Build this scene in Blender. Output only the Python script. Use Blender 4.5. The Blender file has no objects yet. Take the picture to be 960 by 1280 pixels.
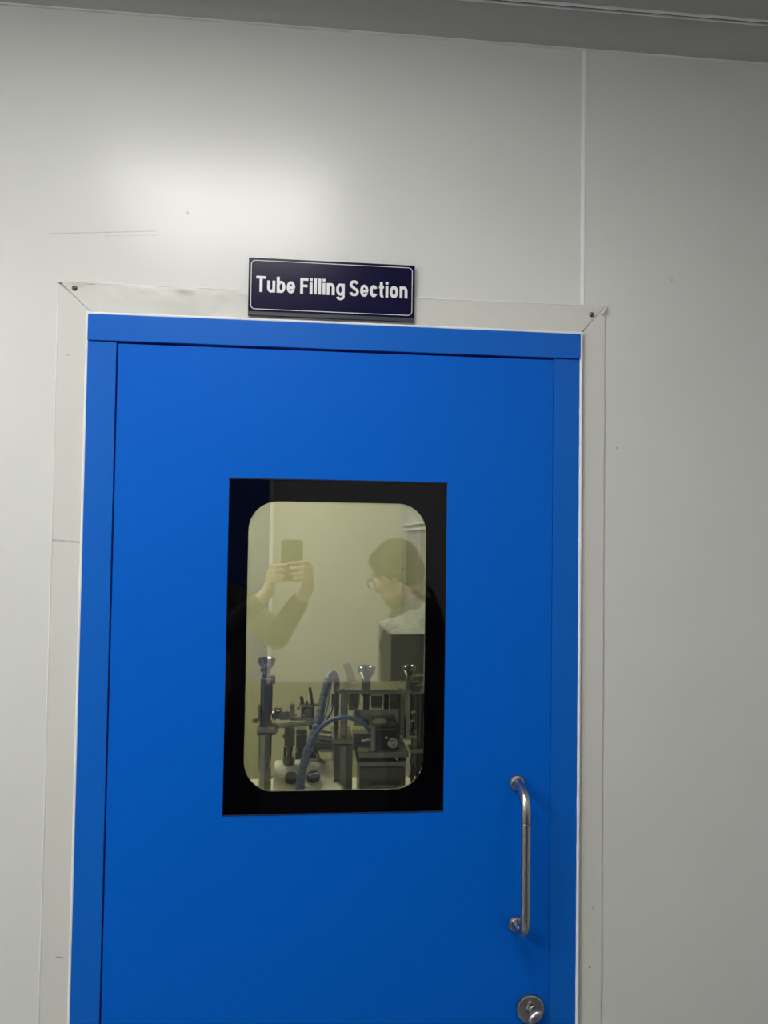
import bpy, bmesh, math, random
from mathutils import Vector, Matrix, noise
random.seed(7)
C = bpy.context.scene.collection
sc = bpy.context.scene
R = math.radians
PI = math.pi

# ------------------------------------------------------------------ camera pose
D, EYE, F = 1.45, 1.59, 1000.0                      # distance from the door wall, height, focal length in pixels
yaw, pitch, roll = R(5.868), R(1.866), R(0.828)
fwd = Vector((math.sin(yaw)*math.cos(pitch), math.cos(yaw)*math.cos(pitch), math.sin(pitch)))
rt0 = Vector((math.cos(yaw), -math.sin(yaw), 0)); up0 = rt0.cross(fwd)
rt = rt0*math.cos(roll) + up0*math.sin(roll)
up = up0*math.cos(roll) - rt0*math.sin(roll)
cam = bpy.data.objects.new('camera', bpy.data.cameras.new('camera')); C.objects.link(cam)
M = Matrix((rt, up, -fwd)).transposed().to_4x4(); M.translation = Vector((0, -D, EYE)); cam.matrix_world = M
cam.data.sensor_fit = 'VERTICAL'; cam.data.sensor_height = 36; cam.data.lens = 36*F/1280
cam.data.clip_start = .002
sc.camera = cam

def at(u, v, Y=0.0):
    """point of the room at depth Y behind the door wall that lies on the sight line measured at (u, v)"""
    d = rt*((u-480)/F) - up*((v-640)/F) + fwd
    k = (D+Y)/d.y
    return Vector((d.x*k, Y, EYE + d.z*k))

# ------------------------------------------------------------------ materials
def S(c):
    return tuple(((x/255)/12.92 if x/255 <= .04045 else ((x/255+.055)/1.055)**2.4) for x in c) + (1,)

def mat(name, col, rough=.5, metal=0, ior=1.5, noise_amt=0, noise_scale=20, bump=0, bump_scale=40, coat=0, aniso=0):
    m = bpy.data.materials.new(name); m.use_nodes = True
    n = m.node_tree.nodes; l = m.node_tree.links; b = n['Principled BSDF']
    b.inputs['Base Color'].default_value = col; b.inputs['Roughness'].default_value = rough
    b.inputs['Metallic'].default_value = metal; b.inputs['IOR'].default_value = ior
    b.inputs['Coat Weight'].default_value = coat
    tc = n.new('ShaderNodeTexCoord')
    if noise_amt:
        t = n.new('ShaderNodeTexNoise'); t.inputs['Scale'].default_value = noise_scale; t.inputs['Detail'].default_value = 5
        l.new(tc.outputs['Object'], t.inputs['Vector'])
        r = n.new('ShaderNodeValToRGB')
        r.color_ramp.elements[0].position = .3; r.color_ramp.elements[1].position = .7
        r.color_ramp.elements[0].color = tuple(x*(1-noise_amt) for x in col[:3])+(1,)
        r.color_ramp.elements[1].color = tuple(min(1, x*(1+noise_amt)) for x in col[:3])+(1,)
        l.new(t.outputs['Fac'], r.inputs['Fac']); l.new(r.outputs['Color'], b.inputs['Base Color'])
    if bump:
        t = n.new('ShaderNodeTexNoise'); t.inputs['Scale'].default_value = bump_scale; t.inputs['Detail'].default_value = 3
        l.new(tc.outputs['Object'], t.inputs['Vector'])
        bp = n.new('ShaderNodeBump'); bp.inputs['Strength'].default_value = bump; bp.inputs['Distance'].default_value = .01
        l.new(t.outputs['Fac'], bp.inputs['Height']); l.new(bp.outputs['Normal'], b.inputs['Normal'])
    return m

def add_marks(m, marks, dark):
    """scuffs with a shape of their own: (x0, x1, z0, z1 at the two ends, half thickness, strength)"""
    n = m.node_tree.nodes; l = m.node_tree.links; b = n['Principled BSDF']
    tc = n.new('ShaderNodeTexCoord'); sp = n.new('ShaderNodeSeparateXYZ'); l.new(tc.outputs['Object'], sp.inputs[0])
    nz = n.new('ShaderNodeTexNoise'); nz.inputs['Scale'].default_value = 90; l.new(tc.outputs['Object'], nz.inputs['Vector'])
    def mth(op, a, bb):
        k = n.new('ShaderNodeMath'); k.operation = op
        for i, x in enumerate((a, bb)):
            if x is None: continue
            if isinstance(x, (int, float)): k.inputs[i].default_value = x
            else: l.new(x, k.inputs[i])
        return k.outputs[0]
    tot = None
    for (x0, x1, z0, z1, th, s) in marks:
        sl = (z1-z0)/(x1-x0)
        zl = mth('ADD', mth('MULTIPLY', sp.outputs['X'], sl), z0-sl*x0)
        dz = mth('ABSOLUTE', mth('SUBTRACT', sp.outputs['Z'], zl), None)
        a = mth('LESS_THAN', dz, th)
        a = mth('MULTIPLY', a, mth('GREATER_THAN', sp.outputs['X'], x0))
        a = mth('MULTIPLY', a, mth('LESS_THAN', sp.outputs['X'], x1))
        a = mth('MULTIPLY', a, mth('MULTIPLY', mth('POWER', nz.outputs['Fac'], 1.5), s*2.4))
        tot = a if tot is None else mth('ADD', tot, a)
    mx = n.new('ShaderNodeMix'); mx.data_type = 'RGBA'
    l.new(tot, mx.inputs['Factor'])
    src = b.inputs['Base Color'].links[0].from_socket if b.inputs['Base Color'].links else None
    if src: l.new(src, mx.inputs['A'])
    else: mx.inputs['A'].default_value = b.inputs['Base Color'].default_value
    mx.inputs['B'].default_value = dark
    l.new(mx.outputs['Result'], b.inputs['Base Color'])

WALLC = (.70, .70, .672, 1)
m_wall = mat('wall panel off white', WALLC, .27, bump=.035, bump_scale=3.0, noise_amt=.015, noise_scale=6)
_a, _b = at(60, 292), at(195, 291)
_c, _d = at(130, 295), at(198, 294)
add_marks(m_wall, [(_a.x, _b.x, _a.z, _b.z+.003, .0008, .45), (_c.x, _d.x, _c.z, _d.z, .0006, .3),
                   (at(770, 560).x, at(772, 560).x, at(770, 560).z, at(770, 560).z, .002, .6),
                   (at(233, 266).x, at(236, 266).x, at(233, 266).z, at(233, 266).z, .0025, .5),
                   (at(838, 350).x, at(841, 350).x, at(838, 350).z, at(838, 350).z, .0025, .5)], (.3, .29, .26, 1))
m_flash = mat('flashing white', (.67, .665, .615, 1), .32, bump=.05, bump_scale=9)
_ox = (-.4335+.5625)/2                               # the strips' own origin
_fm = []
for u0, v0, u1, v1, th, st_ in ((64, 675, 103, 678, .0018, .5), (70, 1195, 80, 1196, .0008, .8), (735, 1208, 738, 1208, .002, .6), (739, 1135, 742, 1135, .003, .5), (84, 444, 87, 444, .002, .6)):
    _a, _b = at(u0, v0), at(u1, v1); _fm.append((_a.x-_ox, _b.x-_ox, _a.z, _b.z, th, st_))
add_marks(m_flash, _fm, (.22, .2, .17, 1))
m_seal = mat('white sealant', (.93, .94, .95, 1), .3)
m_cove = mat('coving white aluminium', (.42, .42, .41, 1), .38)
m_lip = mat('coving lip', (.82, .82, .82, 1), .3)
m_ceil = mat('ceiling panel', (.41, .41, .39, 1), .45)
m_floor = mat('floor epoxy grey', (.22, .225, .22, 1), .35, noise_amt=.06, noise_scale=4)
BLUE = (.0, .122, .62, 1)
m_blue = mat('blue powder coat', BLUE, .42, ior=1.22, bump=.03, bump_scale=220)
m_bluef = mat('blue powder coat frame', (.003, .125, .57, 1), .38, ior=1.29, bump=.06, bump_scale=14)
m_gasket = mat('dark gap', (.004, .01, .04, 1), .8)
m_black = mat('black printed glass border', (.0012, .0012, .0022, 1), .03, ior=1.42)
m_steel = mat('brushed stainless', (.50, .485, .46, 1), .3, metal=1, noise_amt=.06, noise_scale=60)
m_dsteel = mat('darkened steel', (.16, .16, .15, 1), .28, metal=1, noise_amt=.1, noise_scale=60)
m_msteel = mat('machine steel', (.36, .365, .335, 1), .24, metal=1, noise_amt=.12, noise_scale=50)
m_chrome = mat('polished chrome', (.48, .48, .46, 1), .14, metal=1)
m_knob = mat('polished knob steel', (.24, .24, .23, 1), .16, metal=1)
m_navy = mat('sign navy vinyl', (.0055, .0042, .034, 1), .2, ior=1.33, noise_amt=.1)
m_white = mat('sign white vinyl', (.80, .80, .80, 1), .35)
m_signback = mat('sign grey edge', (.035, .035, .045, 1), .4)
m_cream = mat('filling room wall', (.57, .555, .35, 1), .55, noise_amt=.04, noise_scale=5)
m_grey = mat('filling room grey panel', (.40, .40, .37, 1), .5)
m_olive = mat('olive grey panel', (.20, .20, .155, 1), .45)
m_creamtop = mat('cream enamel', (.62, .60, .45, 1), .35)
m_blackp = mat('black plastic', (.006, .006, .008, 1), .35)
m_hose = mat('grey blue hose wrap', (.13, .175, .27, 1), .35)
m_hose2 = mat('blue hose', (.09, .15, .34, 1), .35)
m_pink = mat('pink disc', (.42, .33, .28, 1), .5)
m_dbox = mat('dark grey box', (.075, .078, .068, 1), .45, noise_amt=.12, noise_scale=30)
m_skin = mat('skin', (.55, .36, .26, 1), .5, noise_amt=.05, noise_scale=30)
m_hair = mat('black hair', (.008, .007, .006, 1), .5, bump=.5, bump_scale=120)
m_shirt = mat('olive grey shirt', (.075, .08, .06, 1), .8, noise_amt=.08, noise_scale=60)
m_jacket = mat('dark jacket', (.02, .021, .024, 1), .8)
m_trouser = mat('dark trousers', (.02, .02, .024, 1), .8)
m_shoe = mat('shoes', (.012, .01, .01, 1), .4)
m_phone = mat('phone case', (.015, .013, .013, 1), .4)
m_lens = mat('lens', (.002, .002, .004, 1), .05)
m_eye = mat('eye white', (.6, .6, .58, 1), .2)

def emit(name, col, s):
    m = bpy.data.materials.new(name); m.use_nodes = True
    n = m.node_tree.nodes; n.clear()
    e = n.new('ShaderNodeEmission'); o = n.new('ShaderNodeOutputMaterial')
    e.inputs[0].default_value = col; e.inputs[1].default_value = s
    m.node_tree.links.new(e.outputs[0], o.inputs[0]); return m

def glass(name, ior, tint):
    m = bpy.data.materials.new(name); m.use_nodes = True
    n = m.node_tree.nodes; l = m.node_tree.links; n.clear()
    o = n.new('ShaderNodeOutputMaterial'); mx = n.new('ShaderNodeMixShader')
    t = n.new('ShaderNodeBsdfTransparent'); g = n.new('ShaderNodeBsdfGlossy'); f = n.new('ShaderNodeLayerWeight')
    t.inputs[0].default_value = tint; g.inputs['Roughness'].default_value = 0
    fr = n.new('ShaderNodeMath'); fr.operation = 'MULTIPLY_ADD'      # Schlick: F0 + (1-F0)*facing^5
    pw = n.new('ShaderNodeMath'); pw.operation = 'POWER'; pw.inputs[1].default_value = 5
    f.inputs['Blend'].default_value = .5
    F0 = ((ior-1)/(ior+1))**2
    l.new(f.outputs['Facing'], pw.inputs[0]); l.new(pw.outputs[0], fr.inputs[0])
    fr.inputs[1].default_value = 1-F0; fr.inputs[2].default_value = F0
    l.new(fr.outputs[0], mx.inputs[0]); l.new(t.outputs[0], mx.inputs[1]); l.new(g.outputs[0], mx.inputs[2])
    l.new(mx.outputs[0], o.inputs[0]); return m
m_glass = glass('window glass', 2.2, (.985, .99, .975, 1))
m_spec = glass('spectacle lens', 1.4, (.98, .98, .98, 1))

def plastic(name):
    m = bpy.data.materials.new(name); m.use_nodes = True
    n = m.node_tree.nodes; l = m.node_tree.links; b = n['Principled BSDF']
    b.inputs['Base Color'].default_value = (.75, .76, .68, 1); b.inputs['Roughness'].default_value = .14
    tc = n.new('ShaderNodeTexCoord'); t = n.new('ShaderNodeTexNoise'); t.inputs['Scale'].default_value = 55; t.inputs['Detail'].default_value = 3
    t.inputs['Distortion'].default_value = 1.5
    l.new(tc.outputs['Object'], t.inputs['Vector'])
    bp = n.new('ShaderNodeBump'); bp.inputs['Strength'].default_value = .8; bp.inputs['Distance'].default_value = .008
    l.new(t.outputs['Fac'], bp.inputs['Height']); l.new(bp.outputs['Normal'], b.inputs['Normal'])
    return m, b
m_plastic, _b = plastic('crinkled plastic film'); _b.inputs['Alpha'].default_value = .72
m_film, _b = plastic('clear plastic film'); _b.inputs['Alpha'].default_value = .07
m_flap, _b = plastic('yellowed clear strip'); _b.inputs['Base Color'].default_value = (.62, .55, .34, 1); _b.inputs['Alpha'].default_value = .55

# ------------------------------------------------------------------ mesh helpers
class MB:
    def __init__(s): s.bm = bmesh.new()
    def box(s, a, b, bev=0, seg=2):
        vs = bmesh.ops.create_cube(s.bm, size=1)['verts']
        a, b = Vector(a), Vector(b)
        for v in vs:
            v.co = Vector(((a[i]+b[i])/2 + v.co[i]*abs(b[i]-a[i]) for i in range(3)))
        if bev:
            es = list({e for v in vs for e in v.link_edges})
            bmesh.ops.bevel(s.bm, geom=es, offset=bev, segments=seg, affect='EDGES', profile=.5)
        return s
    def ring(s, c, x, y, r, seg): return [s.bm.verts.new(c + x*(r*math.cos(2*PI*i/seg)) + y*(r*math.sin(2*PI*i/seg))) for i in range(seg)]
    def skin(s, rings, closed=True):
        seg = len(rings[0])
        for A, B in zip(rings, rings[1:]):
            for i in range(seg):
                s.bm.faces.new((A[i], A[(i+1) % seg], B[(i+1) % seg], B[i]))
        if closed:
            s.bm.faces.new(rings[0][::-1]); s.bm.faces.new(rings[-1])
    def lathe(s, base, axis, prof, seg=28):
        """prof: list of (distance along the axis, radius)"""
        base = Vector(base); z = Vector(axis).normalized()
        x = z.orthogonal().normalized(); y = z.cross(x)
        s.skin([s.ring(base + z*h, x, y, max(r, 1e-4), seg) for h, r in prof]); return s
    def cyl(s, a, b, r, r2=None, seg=24, bev=None):
        a, b = Vector(a), Vector(b); L = (b-a).length; r2 = r if r2 is None else r2
        e = min(r, r2)*.12 if bev is None else bev
        return s.lathe(a, b-a, [(0, r-e), (e, r), (L-e, r2), (L, r2-e)], seg)
    def tube(s, pts, r, seg=14, rf=None, sub=8, spline=True):
        P = [Vector(p) for p in pts]
        if spline:
            Q = []
            for i in range(len(P)-1):
                p0, p1, p2, p3 = P[max(i-1, 0)], P[i], P[i+1], P[min(i+2, len(P)-1)]
                for k in range(sub):
                    t = k/sub
                    Q.append(.5*((2*p1)+(p2-p0)*t+(2*p0-5*p1+4*p2-p3)*t*t+(3*p1-p0-3*p2+p3)*t**3))
            Q.append(P[-1]); P = Q
        T = [(P[min(i+1, len(P)-1)]-P[max(i-1, 0)]).normalized() for i in range(len(P))]
        x = T[0].orthogonal().normalized(); rings = []; acc = 0
        for i, (p, t) in enumerate(zip(P, T)):
            x = (x - t*x.dot(t)).normalized(); y = t.cross(x)
            if i: acc += (P[i]-P[i-1]).length
            rr = rf(acc, i/(len(P)-1)) if rf else r
            rings.append(s.ring(p, x, y, rr, seg))
        s.skin(rings); return s
    def plate(s, outer, holes, y0, y1):
        """a plate in the x-z plane with holes, from y0 to y1"""
        es = []
        for lp in [outer]+holes:
            vs = [s.bm.verts.new((p[0], y0, p[1])) for p in lp]
            es += [s.bm.edges.new((vs[i], vs[(i+1) % len(vs)])) for i in range(len(vs))]
        fs = [g for g in bmesh.ops.triangle_fill(s.bm, use_beauty=True, use_dissolve=False, edges=es)['geom'] if isinstance(g, bmesh.types.BMFace)]
        ex = bmesh.ops.extrude_face_region(s.bm, geom=fs)['geom']
        for v in ex:
            if isinstance(v, bmesh.types.BMVert): v.co.y = y1
        return s
    def prism_x(s, prof, x0, x1):
        A = [s.bm.verts.new((x0, p[0], p[1])) for p in prof]; B = [s.bm.verts.new((x1, p[0], p[1])) for p in prof]
        n = len(prof)
        for i in range(n): s.bm.faces.new((A[i], A[(i+1) % n], B[(i+1) % n], B[i]))
        s.bm.faces.new(A[::-1]); s.bm.faces.new(B); return s
    def ell(s, c, rad, rot=None, seg=24):
        vs = bmesh.ops.create_uvsphere(s.bm, u_segments=seg, v_segments=seg//2, radius=1)['verts']
        for v in vs:
            p = Vector((v.co.x*rad[0], v.co.y*rad[1], v.co.z*rad[2]))
            v.co = Vector(c) + (rot @ p if rot is not None else p)
        return s
    def cap(s, a, b, ra, rb=None, seg=16):
        """tapered capsule"""
        a, b = Vector(a), Vector(b); rb = ra if rb is None else rb
        L = (b-a).length
        pr = [(-ra*math.cos(k*PI/10), ra*math.sin(k*PI/10)) for k in range(6)] + [(L+rb*math.sin(k*PI/10), rb*math.cos(k*PI/10)) for k in range(6)]
        return s.lathe(a, b-a, pr, seg)
    def build(s, name, m, parent=None, label=None, smooth=True, angle=35):
        bmesh.ops.recalc_face_normals(s.bm, faces=s.bm.faces)
        me = bpy.data.meshes.new(name)
        if parent is not None:
            o_ = Vector((0, 0, 0)); p = parent
            while p is not None: o_ += p.location; p = p.parent
            for v in s.bm.verts: v.co -= o_
        s.bm.to_mesh(me); s.bm.free()
        if smooth:
            for p in me.polygons: p.use_smooth = True
            me.set_sharp_from_angle(angle=R(angle))
        me.materials.append(m)
        o = bpy.data.objects.new(name, me); C.objects.link(o)
        if parent is not None: o.parent = parent
        if smooth:
            k = o.modifiers.new('normals', 'WEIGHTED_NORMAL'); k.keep_sharp = True; k.weight = 80
        if label: o['label'] = label
        return o

def empty(name, loc):
    o = bpy.data.objects.new(name, None); C.objects.link(o); o.location = Vector(loc); o.empty_display_size = .05; return o
def tag(o, label=None, cat=None, group=None, kind=None):
    for k, v in (('label', label), ('category', cat), ('group', group), ('kind', kind)):
        if v: o[k] = v
    return o
def rrect(x0, z0, x1, z1, r, n=10):
    P = []
    for cx, cz, a in ((x1-r, z1-r, 0), (x0+r, z1-r, 90), (x0+r, z0+r, 180), (x1-r, z0+r, 270)):
        for k in range(n+1):
            t = R(a+90*k/n); P.append((cx+r*math.cos(t), cz+r*math.sin(t)))
    return P
def rect(x0, z0, x1, z1): return [(x0, z0), (x1, z0), (x1, z1), (x0, z1)]

# ------------------------------------------------------------------ the setting: corridor
CX0, CX1, CY, CZ = -3.0, 1.9, -2.40, 2.572          # corridor: left end, right end, rear wall, ceiling
IX0, IX1, IY = -1.7, .457, 2.15                     # filling room
WT = .075
FX0, FX1, FZ = -.380, .513, 1.977                   # outer edges of the blue frame
LX0, LX1, LZ = -.327, .4615, 1.926                  # door leaf

w = MB().plate(rect(CX0, 0, .5165, CZ), [rect(FX0, .0005, FX1, FZ)], 0, WT)
wf = tag(w.build('wall_front', m_wall), 'off-white insulated wall panel with the blue door in it', 'wall', kind='structure')
w = MB().plate(rect(.5215, 0, CX1, CZ), [], 0, WT)
tag(w.build('wall_front_right', m_wall), 'off-white wall panel right of the white vertical joint', 'wall', kind='structure')
tag(MB().box((CX0-.1, CY-.08, 0), (CX1+.1, CY, CZ)).build('wall_rear', m_wall), kind='structure')
tag(MB().box((-.152, CY+.0002, 0), (CX1, CY+.042, .90), .002).build('trim_5', mat('added dark panel', (.11, .115, .125, 1), .5)), 'dark panel added low on the opposite wall to darken its reflection', 'wall panel', kind='structure')  # unseen panel added to darken the lower reflection in the door glass
tag(MB().box((CX0-.08, CY, 0), (CX0, 0, CZ)).build('wall_left', m_wall), kind='structure')
tag(MB().box((CX1, CY, 0), (CX1+.08, 0, CZ)).build('wall_right', m_wall), kind='structure')
tag(MB().box((CX0-.1, CY-.1, -.1), (CX1+.1, IY+.1, 0)).build('floor', m_floor), kind='structure')
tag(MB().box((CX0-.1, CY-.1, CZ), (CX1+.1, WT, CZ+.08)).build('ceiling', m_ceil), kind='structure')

# white joint strip between the two wall panels
tag(MB().plate(rect(.5160, 2.0345, .5222, 2.5245), [], -.0016, .01).build('trim_1', m_seal), 'white vertical joint between two wall panels', 'joint', kind='structure')

# coving between wall and ceiling
R0 = .047; zb = 2.5245
prof = [(0, zb)]
prof += [(-R0*(1-math.cos(R(a))), zb + .001 + R0*math.sin(R(a))) for a in range(0, 91, 6)]
prof = [(-.0035, zb-.0005), (-.0035, zb+.002)] + [(-.0035-(R0-.0035)*(1-math.cos(R(a))), zb+.002+(CZ-.003-zb-.002)*math.sin(R(a))) for a in range(6, 91, 7)] + [(-R0-.001, CZ-.003), (-R0-.001, CZ), (0, CZ)] + [(0, zb-.0005)]
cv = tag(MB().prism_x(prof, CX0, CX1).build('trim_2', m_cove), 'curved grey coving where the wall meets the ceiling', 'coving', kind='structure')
lp = MB()
lp.box((CX0, -.0515, CZ-.0042), (CX1, -.0480, CZ), .0006); lp.box((CX0, -.0610, CZ-.0040), (CX1, -.0568, CZ), .0006)
lp.build('ceiling_lip', m_lip, cv)
MB().box((CX0, -.0567, CZ-.0012), (CX1, -.0516, CZ)).build('groove', m_gasket, cv, 'dark groove between the two lips')
MB().box((CX0, -.0050, zb-.0012), (CX1, 0, zb+.0012), .0005).build('wall_lip', m_lip, cv)

# ------------------------------------------------------------------ white flashing around the door frame
TX0, TX1, TZ = -.4335, .5625, 2.0335
fl = tag(empty('trim_3', ((TX0+TX1)/2, 0, 0)), 'thin white metal flashing strips around the blue door frame', 'flashing', kind='structure')
def flash_grid(fn, nu, nv, name):
    """sheet with its rim folded back to the wall; fn(u, v) -> (x, z, y)"""
    b = MB().bm
    G = [[b.verts.new((lambda q: (q[0], q[2], q[1]))(fn(i/nu, j/nv))) for j in range(nv+1)] for i in range(nu+1)]
    for i in range(nu):
        for j in range(nv): b.faces.new((G[i][j], G[i+1][j], G[i+1][j+1], G[i][j+1]))
    rim = [G[i][0] for i in range(nu+1)] + [G[nu][j] for j in range(1, nv+1)] + [G[i][nv] for i in range(nu-1, -1, -1)] + [G[0][j] for j in range(nv-1, 0, -1)]
    back = [b.verts.new((v.co.x, -.0002, v.co.z)) for v in rim]
    n = len(rim)
    for i in range(n): b.faces.new((rim[i], rim[(i+1) % n], back[(i+1) % n], back[i]))
    h = MB(); h.bm = b
    return h.build(name, m_flash, fl, angle=50)
dx, dz = at(230, 362).x, at(230, 362).z
def top_strip(u, v):
    z = FZ+.003 + v*(TZ-FZ-.003)
    xl = FX0+.004 - v*(FX0+.004-TX0) + .0025; xr = FX1+.002 + v*(TX1-FX1-.002) - .0003
    x = xl + (xr-xl)*u
    y = -.0030 - .0011*noise.noise(Vector((x*14, z*22, 1.3)))
    y -= .0012*max(0, noise.noise(Vector((x*45, z*60, 4.1))))
    y -= .0045*math.exp(-((x-dx)/.013)**2-((z-TZ+.004)/.006)**2)          # the bulge at the top edge
    y += .0016*math.exp(-((x-dx)/.045)**2-((z-FZ-.004)/.016)**2)          # the hollow under it
    y -= .0040*math.exp(-((x+.40)/.02)**2-((z-TZ)/.006)**2)               # lifted corner
    y = max(-.0075, min(-.0006, y))
    return (x, z, y)
flash_grid(top_strip, 220, 14, 'head_strip')
def side(sgn):
    xo, xi = (TX0, FX0-.002) if sgn < 0 else (TX1, FX1+.002)
    def fn(u, v):
        x = xo + (xi-xo)*u
        zt = TZ - (TZ-FZ)*u - (.0015 if sgn < 0 else .0002)
        z = zt*v
        y = -.0030 - .0008*noise.noise(Vector((x*30, z*7, 7.7+sgn)))
        return (x, z, min(-.0012, y))
    return fn
flash_grid(side(-1), 10, 160, 'side_strip'); flash_grid(side(1), 10, 160, 'side_strip')
rib = MB()
rib.tube([(TX0+.0004, -.0030, .002), (TX0+.0012, -.0030, 1.0), (TX0, -.0030, TZ-.006)], .0013, 8, sub=60, rf=lambda q, t: .0011+.0008*abs(noise.noise(Vector((q*6, 2, 0)))))
rib.tube([(TX0+.06, -.0030, TZ-.0006), (.1, -.0030, TZ-.0004), (.512, -.0030, TZ-.0006)], .0012, 8, sub=60, rf=lambda q, t: .0008+.0009*abs(noise.noise(Vector((q*9, 6, 0)))))
rib.build('rolled_edge', m_lip, fl, 'bright rolled outer edge')
# lifted slivers at the two corners
sl = MB(); a, b_ = at(73, 349), at(120, 349)
sl.prism_x([(-.0002, TZ-.003), (-.0052, TZ-.0022), (-.0046, TZ-.0008), (-.0002, TZ+.0048)], a.x, b_.x)
sl.build('lifted_corner', m_flash, fl, smooth=False)
sl = MB(); a, b_ = at(752, 394), at(757, 385)
sl.tube([(a.x, -.004, a.z), (a.x+.003, -.008, a.z+.006), (b_.x, -.005, b_.z)], .002, 8)
sl.build('lifted_corner', m_flash, fl)
for u, v in ((94, 361), (739, 394)):
    p = at(u, v)
    b = MB().lathe((p.x, -.0012, p.z), (0, -1, 0), [(0, .0046), (.0015, .0050), (.0034, .0044), (.0046, .0026), (.0049, .0012), (.0036, .0010), (.0036, 0)], 24)
    b.build('screw', m_dsteel, fl, 'dark rivet head at the corner of the flashing')
# white sealant bead along the frame
bd = MB()
bd.tube([(FX0-.003, -.0090, FZ+.001), (FX0+.3, -.0105, FZ+.0012), (FX1+.004, -.0100, FZ+.001)], .0032, 8, rf=lambda q, t: .0026+.0008*noise.noise(Vector((q*30, 0, 0))))
bd.tube([(FX0-.0012, -.0075, .002), (FX0-.0012, -.0075, FZ+.002)], .003, 8, sub=120, rf=lambda q, t: .0026+.0007*noise.noise(Vector((q*25, 3, 0))))
bd.tube([(FX1+.0014, -.0095, .002), (FX1+.0014, -.0095, FZ+.002)], .003, 8, sub=120, rf=lambda q, t: .0028+.0008*noise.noise(Vector((q*25, 9, 0))))
bd.build('sealant_bead', m_seal, fl, 'bright white sealant bead')

# ------------------------------------------------------------------ blue door frame
fr = tag(empty('trim_4', ((FX0+FX1)/2, .02, 0)), 'blue metal door frame with plain head and side jambs', 'door frame', kind='structure')
MB().box((FX0+.001, -.0140, LZ+.0035), (FX1-.001, .06, FZ-.001), .0015).build('head_jamb', m_bluef, fr)
MB().box((FX0+.001, -.0100, .001), (LX0-.0028, .06, LZ+.0030), .0012).build('side_jamb', m_bluef, fr)
MB().box((LX1+.0007, -.0095, .001), (FX1-.001, .06, LZ+.0030), .0012).build('side_jamb', m_bluef, fr)
g = MB(); g.box((LX0-.006, .012, .004), (LX0+.006, .050, LZ+.012)); g.box((LX1-.006, .012, .004), (LX1+.006, .050, LZ+.012)); g.box((LX0, .012, LZ-.006), (LX1, .050, LZ+.012))
g.build('stop_gasket', m_gasket, fr, 'dark rubber strip in the gap around the door leaf')

# ------------------------------------------------------------------ the door
VX0, VX1, VZ0, VZ1 = -.1303, .2645, 1.0985, 1.6920      # black glass border
GX0, GX1, GZ0, GZ1 = -.0940, .2262, 1.1390, 1.6528      # clear glass
leaf = MB().plate(rect(LX0, .006, LX1, LZ), [rect(VX0+.0008, VZ0+.0008, VX1-.0008, VZ1-.0008)], -.0085, .034)
door = tag(leaf.build('door_1', m_blue, smooth=False), 'blue metal door with a black-bordered glass window', 'door', kind='structure')
vp = MB().plate(rect(VX0+.001, VZ0+.001, VX1-.001, VZ1-.001), [rrect(GX0, GZ0, GX1, GZ1, .052, 14)], -.0075, -.0015)
vp.build('window_border', m_black, door, 'black printed border of the door window', angle=30)
gp = MB().plate(rrect(GX0+.0003, GZ0+.0003, GX1-.0003, GZ1-.0003, .052, 14), [], -.0075, -.0020)
gp.build('window_pane', m_glass, door, 'clear glass with rounded corners', angle=30)
vp = MB().plate(rect(VX0+.001, VZ0+.001, VX1-.001, VZ1-.001), [rrect(GX0-.012, GZ0-.016, GX1+.012, GZ1+.012, .054, 14)], .026, .032)
vp.build('window_border', m_black, door, 'inner black border of the door window', angle=30)
gp = MB().plate(rrect(GX0-.0117, GZ0-.0157, GX1+.0117, GZ1+.0117, .054, 14), [], .026, .0315)
gp.build('window_pane', m_glass, door, 'inner clear glass pane', angle=30)
MB().plate(rect(LX0+.004, .010, LX1-.004, LZ-.004), [rect(VX0, VZ0, VX1, VZ1)], .0341, .0352).build('added_lining', m_grey, door, 'pale sheet added behind the door to keep blue out of the machine metal', smooth=False)  # unseen pale sheet added so the machine metal reflects less blue
# thin uneven sealant line along the window's upper and lower edge
sb = MB()
sb.tube([(VX0, -.0085, VZ1), ((VX0+VX1)/2, -.0088, VZ1+.0006), (VX1, -.0085, VZ1)], .0016, 8, rf=lambda q, t: .0013+.0008*noise.noise(Vector((q*40, 1, 0))))
sb.tube([(VX0, -.0085, VZ0), ((VX0+VX1)/2, -.0085, VZ0-.0003), (VX1, -.0085, VZ0)], .0016, 8, rf=lambda q, t: .0010+.0006*noise.noise(Vector((q*50, 5, 0))))
sb.build('window_gasket', m_gasket, door, 'thin dark sealing line around the window')

# pull handle
HZ1, HZ0, HX, SO = 1.1485, .8950, .3985, .062
y0 = -.0085
hd = MB(); rb = .036; pts = [(HX, y0, HZ1), (HX, y0-SO+rb, HZ1)]
for a in range(15, 91, 15): pts.append((HX, y0-SO+rb-rb*math.sin(R(a)), HZ1-rb+rb*math.cos(R(a))))
zj = at(656, 1029, -.07).z
pts.append((HX, y0-SO, zj+.0010))
hd.tube(pts, .0082, 24, spline=False)
pts = [(HX, y0-SO, zj-.0010)]; 
for a in range(90, -1, -15): pts.append((HX, y0-SO+rb-rb*math.sin(R(a)), HZ0+rb-rb*math.cos(R(a))))
pts.append((HX, y0, HZ0))
hd.tube(pts, .0082, 24, spline=False)
hd.tube([(HX, y0-SO, zj+.001), (HX, y0-SO, zj-.001)], .0066, 24, spline=False)
h = hd.build('pull_handle', m_steel, door, 'brushed steel D-shaped pull handle')
for z in (HZ1, HZ0):
    MB().lathe((HX, y0+.0005, z), (0, -1, 0), [(0, .0138), (.004, .0138), (.006, .0126), (.0068, .0108), (.0062, .0090), (.0062, .0070)], 32).build('flange', m_steel, h)
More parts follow.
